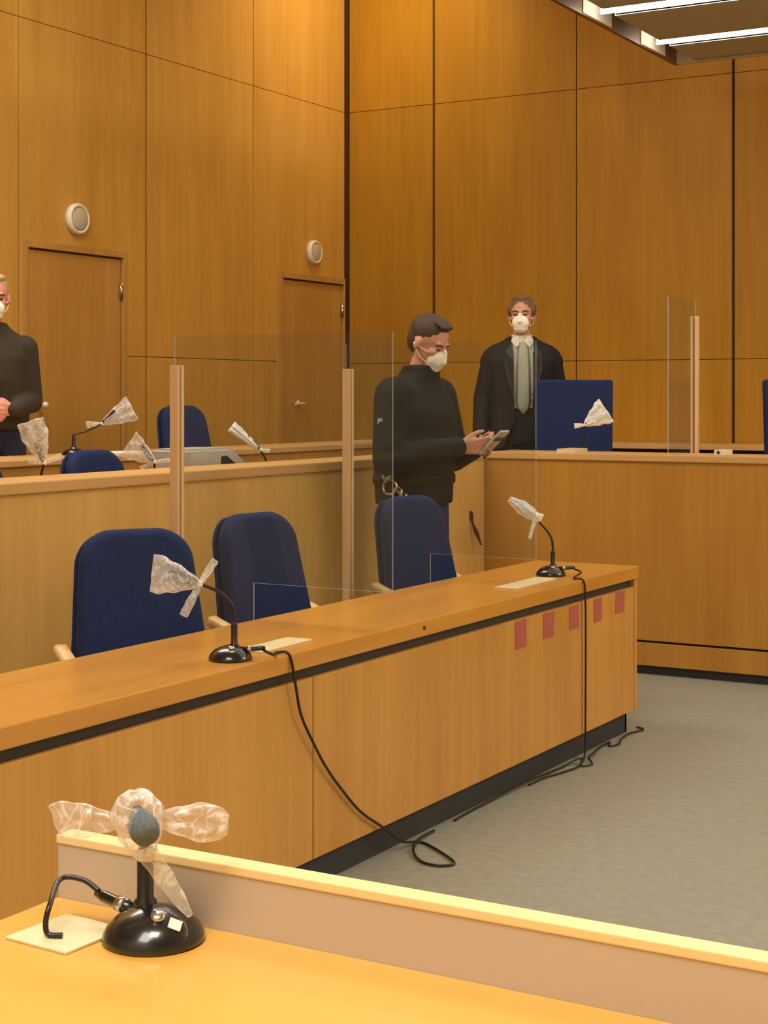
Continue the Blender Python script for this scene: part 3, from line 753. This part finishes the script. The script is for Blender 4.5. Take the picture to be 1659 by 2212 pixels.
far_mic((5.70, 4.52, .93), (5.605, 4.411, 1.213), (5.548, 4.511, 1.292), .068, M['film'],
        'microphone behind the left counter, nearest the screen post', 'tilted clear bag in front of the dark row chair',
        [((5.64, 4.35, 1.222), .010), ((5.575, 4.465, 1.182), .012)], [(5.66, 4.47, 1.10), (5.625, 4.425, 1.17)], D3(.5, 0, .8), .4, 41, hd=D3(-.62, 0, .78))
far_mic((6.66, 4.50, .93), (6.535, 4.481, 1.239), (6.464, 4.604, 1.355), .030, M['film_w'],
        'microphone right of the grey device case on the left counter', 'slim white bag right of the grey device case',
        [((6.56, 4.44, 1.232), .010)], [(6.64, 4.50, 1.08), (6.60, 4.49, 1.18)], D3(.6, 0, .6), .5, 51, hd=D3(-.70, 0, .72))
far_mic((6.60, 5.74, 1.188), (6.688, 5.616, 1.358), (6.775, 5.48, 1.442), .072, M['film'],
        'microphone on the rear desk, leaning right before a door', 'flared clear bag on the rear desk microphone, before the wide door',
        [((6.645, 5.69, 1.352), .018)], [(6.612, 5.742, 1.30), (6.65, 5.683, 1.318)], D3(-.42, 0, .95), .35, 61, hd=D3(.75, 0, .75))
far_mic((8.50, 3.60, 1.01), (8.472, 3.566, 1.341), (8.528, 3.455, 1.425), .083, M['film_w'],
        'microphone on the right-hand bench before the high blue chair', 'white triangular bag in front of the high blue chair',
        [((8.444, 3.618, 1.335), .016)], [(8.48, 3.59, 1.14), (8.468, 3.576, 1.24)], D3(-.1, 0, 1), .35, 71, hd=D3(.62, 0, .72))

# cables -------------------------------------------------------------------------
c1 = p1+D3(.9, .2, 0).normalized()*.098+UP*.032
b = new(); tube(b, [c1, c1+D3(.03, .01, -.012), V(3.905, 2.622, DZ+.006), V(3.93, 2.592, DZ+.0), V(3.945, 2.580, .655), V(3.975, 2.580, .56), V(4.04, 2.582, .47), V(4.12, 2.584, .375), V(4.21, 2.586, .29), V(4.33, 2.586, .19), V(4.47, 2.586, .108), V(4.60, 2.588, .03), V(4.70, 2.575, .006), V(4.66, 2.50, .006), V(4.57, 2.385, .006), V(4.525, 2.36, .006), V(4.49, 2.40, .006), V(4.51, 2.47, .006), V(4.60, 2.545, .010), V(4.72, 2.585, .012), V(4.85, 2.60, .006)], .0045, 8, 10)
tag(obj('microphone_cable', b, M['dark_stem']), 'black cable drooping across the front panel to a floor loop', 'cable')
c2 = p2+D3(.9, .3, 0).normalized()*.098+UP*.032
b = new(); tube(b, [c2, c2+D3(.03, .01, -.014), V(6.13, 2.63, DZ+.006), V(6.138, 2.590, DZ-.002), V(6.146, 2.584, .66), V(6.152, 2.585, .45), V(6.152, 2.586, .2), V(6.155, 2.588, .05), V(6.12, 2.58, .006), V(5.98, 2.545, .006), V(5.86, 2.56, .006), V(5.74, 2.585, .006), V(5.6, 2.59, .006)], .0042, 8, 10)
tag(obj('microphone_cable', b, M['dark_stem']), 'thin black cable hanging straight down the far panel seam', 'cable')
b = new(); tube(b, [V(6.83, 2.62, .006), V(6.79, 2.575, .006), V(6.68, 2.60, .006), V(6.55, 2.585, .006), V(6.46, 2.56, .006), V(6.40, 2.578, .006), V(6.45, 2.60, .010), V(6.35, 2.605, .006), V(6.20, 2.57, .014), V(6.10, 2.55, .018), V(6.05, 2.515, .006), V(6.0, 2.54, .006), V(6.06, 2.57, .022), V(5.9, 2.60, .006), V(5.6, 2.60, .016), V(5.2, 2.61, .006), V(5.0, 2.60, .006)], .0045, 8, 10)
tag(obj('floor_cable', b, M['dark_stem']), 'tangled black cable lying along the desk plinth on the floor', 'cable')
b = new()
st = [(0, 0, 0), (.012, .0, -.06), (.035, 0, -.12), (.062, .0, -.19)]
P = smooth_path([V(8.0, 4.06, .86)+D3(a, t_, z) for a, t_, z in st], 8); rings = []
for i, p in enumerate(P):
    w = .010+.004*math.sin(i*.5); rings.append([p+RX*(w*x)+TY*(.004*y) for x, y in ((-1, -1), (1, -1), (1, 1), (-1, 1))])
loft(b, rings, smooth=False); tag(obj('dark_strap', b, M['gap']), 'dark narrow strap hanging by the right-hand bench front', 'strap')

# ================================================================ PEOPLE
def mhead(c, rot): return Matrix.Translation(Vector(c)) @ rot.to_matrix().to_4x4()
def head_bm(bm, hm):
    t = new()
    ellipsoid(t, (0, -.012, .03), (.074, .094, .092)); ellipsoid(t, (0, .018, -.03), (.062, .072, .086)); ellipsoid(t, (0, .048, -.085), (.042, .042, .032))
    ellipsoid(t, (0, .068, -.055), (.040, .026, .04))
    capsule(t, (-.035, .074, .022), .012, (.035, .074, .022), .012); capsule(t, (0, .086, .008), .008, (0, .104, -.028), .013)
    for s in (-1, 1):
        ellipsoid(t, (s*.074, -.008, -.010), (.011, .020, .031), Euler((0, 0, s*-.4))); ellipsoid(t, (s*.038, .062, -.02), (.022, .022, .022))
        capsule(t, (s*.03, .078, .002), .009, (s*.034, .076, .001), .009)
    capsule(t, (-.018, .092, -.062), .007, (.018, .092, -.062), .007)
    bmesh.ops.recalc_face_normals(t, faces=t.faces[:]); t.transform(hm); merge(bm, t)

def hand_bm(bm, wrist, d, nrm, side, curl=.35, spread=1.0):
    """d: finger direction, nrm: way the palm faces, side: towards the thumb"""
    w, d, nrm, side = Vector(wrist), Vector(d).normalized(), Vector(nrm).normalized(), Vector(side).normalized()
    offs = [.030, .010, -.010, -.028]; lens = [.070, .078, .072, .056]
    capsule(bm, w-d*.02, .024, w+d*.015, .022)
    for o, L in zip(offs, lens):
        kn = w+d*.088+side*o*spread-nrm*.002*(o > 0)
        capsule(bm, w+d*.012+side*o*.55, .0165, kn, .0125)
        p = kn; dd = d.copy(); a = 0; r = .0095
        for seg, f in enumerate((.46, .30, .24)):
            a += curl*(1, 1.25, .8)[seg]; v = d*math.cos(a)+nrm*math.sin(a); q = p+v*(L*f)
            capsule(bm, p, r, q, r*.92); p = q; r *= .92
    base = w+d*.025+side*.022; m1 = base+(side*.75+d*.6+nrm*.25).normalized()*.040; m2 = m1+(d*.85+side*.25+nrm*.4).normalized()*.030; m3 = m2+(d*.9+nrm*.45).normalized()*.024
    capsule(bm, base, .017, m1, .0125); capsule(bm, m1, .012, m2, .0105); capsule(bm, m2, .0105, m3, .0085)

def figure(loc, rz, s, J, label, skin):
    t = new()
    ringloft(t, [(0, 0, .86, .155, .105), (0, 0, .95, .16, .11), (0, 0, 1.05, .15, .105), (0, .0, 1.2, .16, .11), (0, 0, 1.33, .175, .11), (0, -.005, 1.42, .15, .085), (0, -.005, 1.47, .07, .06)])
    capsule(t, J['neck0'], .058, J['neck1'], .054)
    hm = mhead(J['head'], J['hrot']); head_bm(t, hm)
    for sd in ('R', 'L'):
        capsule(t, J['sh'+sd], .058, J['el'+sd], .043); capsule(t, J['el'+sd], .042, J['wr'+sd], .027)
        hand_bm(t, J['wr'+sd], *J['hd'+sd])
        capsule(t, J['hip'+sd], .088, J['kn'+sd], .058); capsule(t, J['kn'+sd], .056, J['an'+sd], .038)
        a = Vector(J['an'+sd]); capsule(t, a+Vector((0, -.03, -.045)), .036, a+Vector((0, .14, -.055)), .028)
    bm = remeshed('body', t, .0055, 3); bm.transform(Matrix.Scale(s, 4))
    o = obj('person', bm, M[skin]); o.matrix_basis = Matrix.Translation(Vector(loc)) @ Matrix.Rotation(rz, 4, 'Z')
    tag(o, label, 'person'); return o, hm

def wear(name, t, mat, who, s, voxel=.009, smooth=5, cut=None, thick=0):
    bm = remeshed(name, t, voxel, smooth)
    if cut:
        kill = [f for f in bm.faces if cut(f.calc_center_median())]
        bmesh.ops.delete(bm, geom=kill, context='FACES')
    bm.transform(Matrix.Scale(s, 4))
    o = obj(name, bm, M[mat], who, False)
    if thick:
        m = o.modifiers.new('thick', 'SOLIDIFY'); m.thickness = thick; m.offset = 1
    return o

def mask_bm(hm):
    t = new(); ellipsoid(t, (0, .072, -.05), (.054, .042, .050)); ellipsoid(t, (0, .092, -.038), (.022, .028, .034)); ellipsoid(t, (0, .066, -.083), (.046, .038, .030)); capsule(t, (-.045, .072, -.012), .008, (.045, .072, -.012), .008); capsule(t, (0, .098, .0), .011, (0, .112, -.045), .014)
    t.transform(hm); return t
def put_mask(who, hm, s):
    o = wear('face_mask', mask_bm(hm), 'mask', who, s, .004, 3)
    b = new()
    for sd in (-1, 1):
        for z in (-.025, -.07):
            tube(b, [hm @ Vector((sd*.05, .062, z)), hm @ Vector((sd*.068, .025, z*.8)), hm @ Vector((sd*.083, -.022, -.01))], .0022, 6, 4)
    b.transform(Matrix.Scale(s, 4)); obj('ear_loop', b, M['mask'], o, False)
def put_eyes(who, hm, s):
    for sd in (-1, 1):
        b = new(); ellipsoid(b, hm @ Vector((sd*.031, .0835, .0)), (.0125, .0065, .006)); b.transform(Matrix.Scale(s, 4)); obj('eye', b, M['eye'], who, False)
        b = new(); tube(b, [hm @ Vector((sd*.014, .089, .019)), hm @ Vector((sd*.032, .086, .024)), hm @ Vector((sd*.050, .073, .019))], .0042, 8, 4); b.transform(Matrix.Scale(s, 4)); obj('eyebrow', b, M['hair'], who, False)

def legs_bm(J, r=.014):
    t = new()
    ringloft(t, [(0, 0, .82, .17, .115), (0, 0, .92, .172, .122), (0, 0, 1.06, .163, .118)])
    for sd in ('R', 'L'):
        capsule(t, J['hip'+sd], .088+r, J['kn'+sd], .062+r); capsule(t, J['kn'+sd], .061+r, Vector(J['an'+sd])+Vector((0, 0, -.02)), .050+r)
    return t
def shoes(who, J, s):
    for sd in ('R', 'L'):
        t = new(); a = Vector(J['an'+sd])
        capsule(t, a+Vector((0, -.03, -.042)), .042, a+Vector((0, .14, -.052)), .036); ellipsoid(t, a+Vector((0, .06, -.07)), (.045, .14, .018))
        wear('shoe', t, 'shoe', who, s, .007, 4)

# --- officer at the desk end, looking at a phone
s = 1.078
J = dict(neck0=(0, 0, 1.44), neck1=(0, .035, 1.545), head=(0, .066, 1.635), hrot=Euler((-.46, 0, -.05)),
         shR=(.185, .0, 1.395), elR=(.255, .02, 1.12), wrR=(.075, .262, 1.175), shL=(-.185, .0, 1.395), elL=(-.255, .04, 1.12), wrL=(-.05, .275, 1.165),
         hdR=((-.35, .95, .05), (-.75, -.1, .55), (.0, .35, .95), .45), hdL=((.25, .95, .05), (.75, -.1, .55), (0, .35, .95), .45),
         hipR=(.088, 0, .90), hipL=(-.088, 0, .90), knR=(.10, .03, .50), knL=(-.10, .03, .50), anR=(.11, -.01, .09), anL=(-.11, .0, .09))
A, hm = figure(V(6.745, 3.715, 0), -PI/2-.06, s, J, 'dark-jacketed person in profile looking at a phone behind the far chair', 'skin')
t = new(); ellipsoid(t, (0, -.019, .045), (.0775, .094, .083)); ellipsoid(t, (0, -.044, .004), (.071, .064, .080)); ellipsoid(t, (0, .030, .106), (.052, .052, .020), Euler((-.15, 0, 0))); ellipsoid(t, (.012, .064, .104), (.038, .020, .014), Euler((.1, .15, 0)))
t.transform(hm); wear('hair', t, 'hair', A, s, .005, 3)
put_mask(A, hm, s); put_eyes(A, hm, s)
t = new()
ringloft(t, [(0, -.01, .915, .20, .15), (0, -.01, 1.0, .203, .155), (0, -.01, 1.08, .205, .16), (0, 0, 1.2, .21, .165), (0, .0, 1.33, .218, .15), (0, -.01, 1.41, .20, .12), (0, .0, 1.455, .12, .10), (0, .02, 1.50, .085, .088), (0, .03, 1.535, .08, .084)])
for sg, sd in ((1, 'R'), (-1, 'L')):
    capsule(t, J['sh'+sd], .088, J['el'+sd], .072); capsule(t, J['el'+sd], .071, J['wr'+sd], .046)
    e, w = Vector(J['el'+sd]), Vector(J['wr'+sd])
    for q in (.25, .6): p = e.lerp(w, q); capsule(t, p, .066-.02*q, p+(w-e).normalized()*.03, .064-.02*q)
    a, e = Vector(J['sh'+sd]), Vector(J['el'+sd])
    for q in (.35, .7): p = a.lerp(e, q); capsule(t, p, .084-.008*q, p+(e-a).normalized()*.02, .083-.008*q)
jk = wear('jacket', t, 'jacket', A, s, .008, 5)
b = new(); addbox(b, (-.012, -.002, -.03), (.012, .002, .03), .001, mat=Matrix.Translation(Vector((.292, .0, 1.27))) @ Matrix.Rotation(PI/2, 4, 'Z')); b.transform(Matrix.Scale(s, 4)); obj('sleeve_patch', b, M['grey'], jk, False)
wear('trousers', legs_bm(J), 'jeans', A, s, .009, 5); shoes(A, J, s)
b = new(); ringloft(b, [(0, -.01, 1.005, .205, .157), (0, -.01, 1.01, .211, .163), (0, -.01, 1.045, .211, .163), (0, -.01, 1.05, .206, .158)]); b.transform(Matrix.Scale(s, 4)); belt = obj('duty_belt', b, M['jacket'], A, False)
b = new()
def ring(bm, c, R, r, ax, n=20):
    q = Vector((0, 0, 1)).rotation_difference(Vector(ax)).to_matrix(); c = Vector(c)
    tube(bm, [c+q @ Vector((R*math.cos(2*PI*k/n), R*math.sin(2*PI*k/n), 0)) for k in range(n+1)], r, 8, 1, sm=False)
ring(b, (.222, .005, 1.0), .033, .0065, (1, .1, .1)); ring(b, (.225, .045, .975), .028, .006, (1, -.3, .3)); ring(b, (.222, -.012, 1.05), .015, .010, (1, .2, 0)); tube(b, [(.225, .05, .985), (.23, .075, .96), (.225, .092, .925)], .008, 8); tube(b, [(.225, .085, .98), (.228, .105, .945)], .007, 8)
b.transform(Matrix.Scale(s, 4)); obj('handcuffs', b, M['steel'], belt, False)
# phone, held: its own thing
ph = thing('mobile_phone', 'pale phone held in the hands of the dark-jacketed person', 'phone', A.matrix_basis @ Vector((.0*s, .40*s, 1.195*s)), -PI/2-.06)
b = new(); addbox(b, (-.042, -.080, -.006), (.042, .080, .006), .004); b.transform(Matrix.Rotation(.75, 4, 'X')); obj('casing', b, M['grey'], ph, False)
b = new(); addbox(b, (-.038, -.074, .0062), (.038, .074, .0072), 0); b.transform(Matrix.Rotation(.75, 4, 'X')); obj('display', b, M['screen'], ph, False)
b = new(); addbox(b, (-.043, .018, -.0072), (.043, .042, -.0062), 0); b.transform(Matrix.Rotation(.75, 4, 'X')); obj('camera_bar', b, M['screen'], ph, False)

# --- suited man behind the right-hand bench
s = 1.0
J = dict(neck0=(0, 0, 1.44), neck1=(0, .012, 1.545), head=(0, .022, 1.630), hrot=Euler((.02, 0, -.20)),
         shR=(.178, .0, 1.365), elR=(.236, -.03, 1.12), wrR=(.262, .04, .90), shL=(-.178, .0, 1.365), elL=(-.236, -.03, 1.12), wrL=(-.262, .04, .90),
         hdR=((-.05, .2, -1), (-1, 0, 0), (0, 1, .2), .3), hdL=((.05, .2, -1), (1, 0, 0), (0, 1, .2), .3),
         hipR=(.088, 0, .90), hipL=(-.088, 0, .90), knR=(.10, .02, .50), knL=(-.10, .02, .50), anR=(.11, -.01, .09), anL=(-.11, .0, .09))
B, hm = figure(V(9.085, 4.25, PZ2), math.radians(-150), s, J, 'person in black suit and pale tie standing behind the right-hand bench', 'skin')
t = new(); ellipsoid(t, (0, -.022, .046), (.081, .097, .088)); ellipsoid(t, (0, -.045, .0), (.078, .07, .088)); ellipsoid(t, (0, .0, .104), (.060, .065, .026))
for sd in (-1, 1): ellipsoid(t, (sd*.075, -.004, .035), (.016, .045, .045))
t.transform(hm); wear('hair', t, 'hair_l', B, s, .005, 3)
put_mask(B, hm, s); put_eyes(B, hm, s)
t = new(); ringloft(t, [(0, 0, .99, .15, .105), (0, 0, 1.05, .158, .116), (0, .0, 1.2, .172, .124), (0, 0, 1.33, .188, .124), (0, -.005, 1.42, .155, .095), (0, .0, 1.465, .08, .075), (0, .008, 1.505, .064, .066)])
sh = wear('shirt', t, 'shirt', B, s, .008, 4)
for sd in (-1, 1):
    b = new(); P = [(sd*.062, .012, 1.512), (sd*.030, .074, 1.495), (sd*.006, .092, 1.466), (sd*.040, .098, 1.428), (sd*.075, .055, 1.468)]
    vs = [b.verts.new(p) for p in P]; f = b.faces.new(vs); r = bmesh.ops.extrude_face_region(b, geom=[f]); bmesh.ops.translate(b, verts=[v for v in r['geom'] if isinstance(v, bmesh.types.BMVert)], vec=(0, .008, 0))
    obj('collar', b, M['shirt'], sh, False)
b = new(); rings = []
for z, w, y in ((1.462, .022, .098), (1.435, .028, .112), (1.41, .034, .124), (1.33, .041, .134), (1.2, .044, .137), (1.09, .046, .134), (1.055, .040, .134), (1.015, .006, .134)):
    rings.append([Vector((x*w, y+dy, z)) for x, dy in ((-1, -.004), (-.6, .004), (.6, .004), (1, -.004), (0, -.010))])
loft(b, rings); obj('tie', b, M['tie'], sh, False)
t = new()
ringloft(t, [(0, -.005, .80, .205, .15), (0, -.005, .95, .198, .145), (0, 0, 1.08, .185, .140), (0, .0, 1.22, .196, .145), (0, 0, 1.34, .222, .142), (0, -.004, 1.40, .222, .118), (0, -.008, 1.435, .195, .10), (0, -.012, 1.468, .115, .088), (0, -.012, 1.495, .082, .08)])
for sd in ('R', 'L'):
    capsule(t, J['sh'+sd], .066, J['el'+sd], .058); capsule(t, J['el'+sd], .059, J['wr'+sd], .043)
    a = Vector(J['sh'+sd]); capsule(t, a, .06, a+Vector((math.copysign(.022, a.x), 0, -.02)), .056)
def cutB(c):
    w = .062-.008*(1.45-c.z)/.4 if c.z > .95 else .062+.06*(.95-c.z)/.15
    if c.z > 1.40: w = .066
    return c.y > .045 and abs(c.x) < w and c.z < 1.52
jk = wear('jacket', t, 'suit', B, s, .008, 5, cutB, .006)
for sd in (-1, 1):
    b = new(); P = [(sd*.066, .106, 1.46), (sd*.112, .118, 1.40), (sd*.118, .137, 1.30), (sd*.062, .150, 1.10), (sd*.060, .149, 1.2), (sd*.062, .140, 1.35)]
    vs = [b.verts.new(p) for p in P]; f = b.faces.new(vs); r = bmesh.ops.extrude_face_region(b, geom=[f]); bmesh.ops.translate(b, verts=[v for v in r['geom'] if isinstance(v, bmesh.types.BMVert)], vec=(0, .010, 0))
    obj('lapel', b, M['lapel'], jk, False)
wear('trousers', legs_bm(J), 'trouser', B, s, .009, 5); shoes(B, J, s)

# --- person cut off by the left edge
s = 1.015
J = dict(neck0=(0, 0, 1.44), neck1=(0, .02, 1.545), head=(-.022, .035, 1.628), hrot=Euler((-.12, 0, .30)),
         shR=(.175, .0, 1.36), elR=(.215, -.02, 1.08), wrR=(.005, .215, 1.03), shL=(-.175, .0, 1.36), elL=(-.204, -.03, 1.08), wrL=(-.165, .19, 1.04),
         hdR=((-.85, .35, -.1), (-.3, -.85, -.2), (-.1, .1, 1), .6), hdL=((.8, .45, .0), (.3, -.85, -.3), (.1, .1, 1), .6),
         hipR=(.088, 0, .90), hipL=(-.088, 0, .90), knR=(.10, .02, .50), knL=(-.10, .02, .50), anR=(.11, -.01, .09), anL=(-.11, .0, .09))
Cc, hm = figure(V(6.391, 6.136, PZ2), math.radians(-150), s, J, 'person with clasped hands cut off by the left photo edge', 'skin_r')
t = new(); ellipsoid(t, (0, -.024, .044), (.079, .095, .086)); ellipsoid(t, (0, -.045, .0), (.076, .068, .085)); ellipsoid(t, (0, .0, .108), (.062, .07, .024))
t.transform(hm); wear('hair', t, 'hair_g', Cc, s, .005, 3)
put_mask(Cc, hm, s); put_eyes(Cc, hm, s)
t = new()
ringloft(t, [(0, -.005, .93, .200, .148), (0, -.005, 1.05, .195, .148), (0, .005, 1.2, .200, .155), (0, .0, 1.31, .215, .145), (0, -.005, 1.37, .208, .125), (0, -.01, 1.425, .165, .105), (0, .0, 1.465, .105, .092), (0, .01, 1.50, .078, .08)])
for sd in ('R', 'L'):
    capsule(t, J['sh'+sd], .074, J['el'+sd], .064); capsule(t, J['el'+sd], .063, J['wr'+sd], .042)
wear('jacket', t, 'jacket_o', Cc, s, .008, 5)
wear('trousers', legs_bm(J), 'jeans', Cc, s, .009, 5); shoes(Cc, J, s)

# ================================================================ LIGHT
def area(name, loc, target, sx, sy, power, col, spread=180):
    l = bpy.data.lights.new(name, 'AREA'); l.shape = 'RECTANGLE'; l.size = sx; l.size_y = sy; l.energy = power; l.color = col; l.spread = math.radians(spread)
    o = bpy.data.objects.new(name, l); COL.objects.link(o); o.location = loc
    o.rotation_euler = (Vector(target)-Vector(loc)).to_track_quat('-Z', 'Y').to_euler(); return o
WARM = (1, .93, .80)
area('ceiling_fill', V(5.2, 4.9, 5.6), V(5.2, 4.9, 0), 4.5, 1.6, 235, WARM)  # unseen fill light added under the ceiling, power fitted to the walls
area('ceiling_fill', V(8.2, -3.4, 5.6), V(8.2, -3.4, 0), 3.0, 2.0, 610, WARM)  # unseen fill light added to the right of the hanging fixture
area('ceiling_fill', V(-1.2, .8, 5.6), V(-1.2, .8, 0), 2.0, 3.0, 215, WARM)  # unseen fill light added behind the camera for the upright fronts
area('corner_downlight', V(10.6, 5.9, 5.55), V(11.2, 6.9, 3.8), .5, .5, 22, (1, .82, .50), 130)
area('near_downlight', V(.9, .6, 3.6), V(1.3, .8, .8), .8, .8, 18, WARM, 120)

w = bpy.data.worlds.new('World'); w.use_nodes = True; scn.world = w
w.node_tree.nodes['Background'].inputs[0].default_value = (1, .9, .75, 1); w.node_tree.nodes['Background'].inputs[1].default_value = .05

# ================================================================ CAMERA
F, WPX, HPX, HORIZON = 3445, 1659, 2212, 858
cam = bpy.data.cameras.new('camera'); co = bpy.data.objects.new('camera', cam); COL.objects.link(co)
co.location = (0, 0, 1.5); co.rotation_euler = (PI/2, 0, math.radians(30))
cam.sensor_fit = 'HORIZONTAL'; cam.sensor_width = 36; cam.lens = F/WPX*36
cam.shift_y = -(HPX/2-HORIZON)/WPX; cam.clip_start = .05; cam.clip_end = 60
scn.camera = co
scn.view_settings.view_transform = 'Standard'; scn.view_settings.look = 'None'
scn.view_settings.gamma = 1; scn.view_settings.use_curve_mapping = False; scn.view_settings.exposure = 0
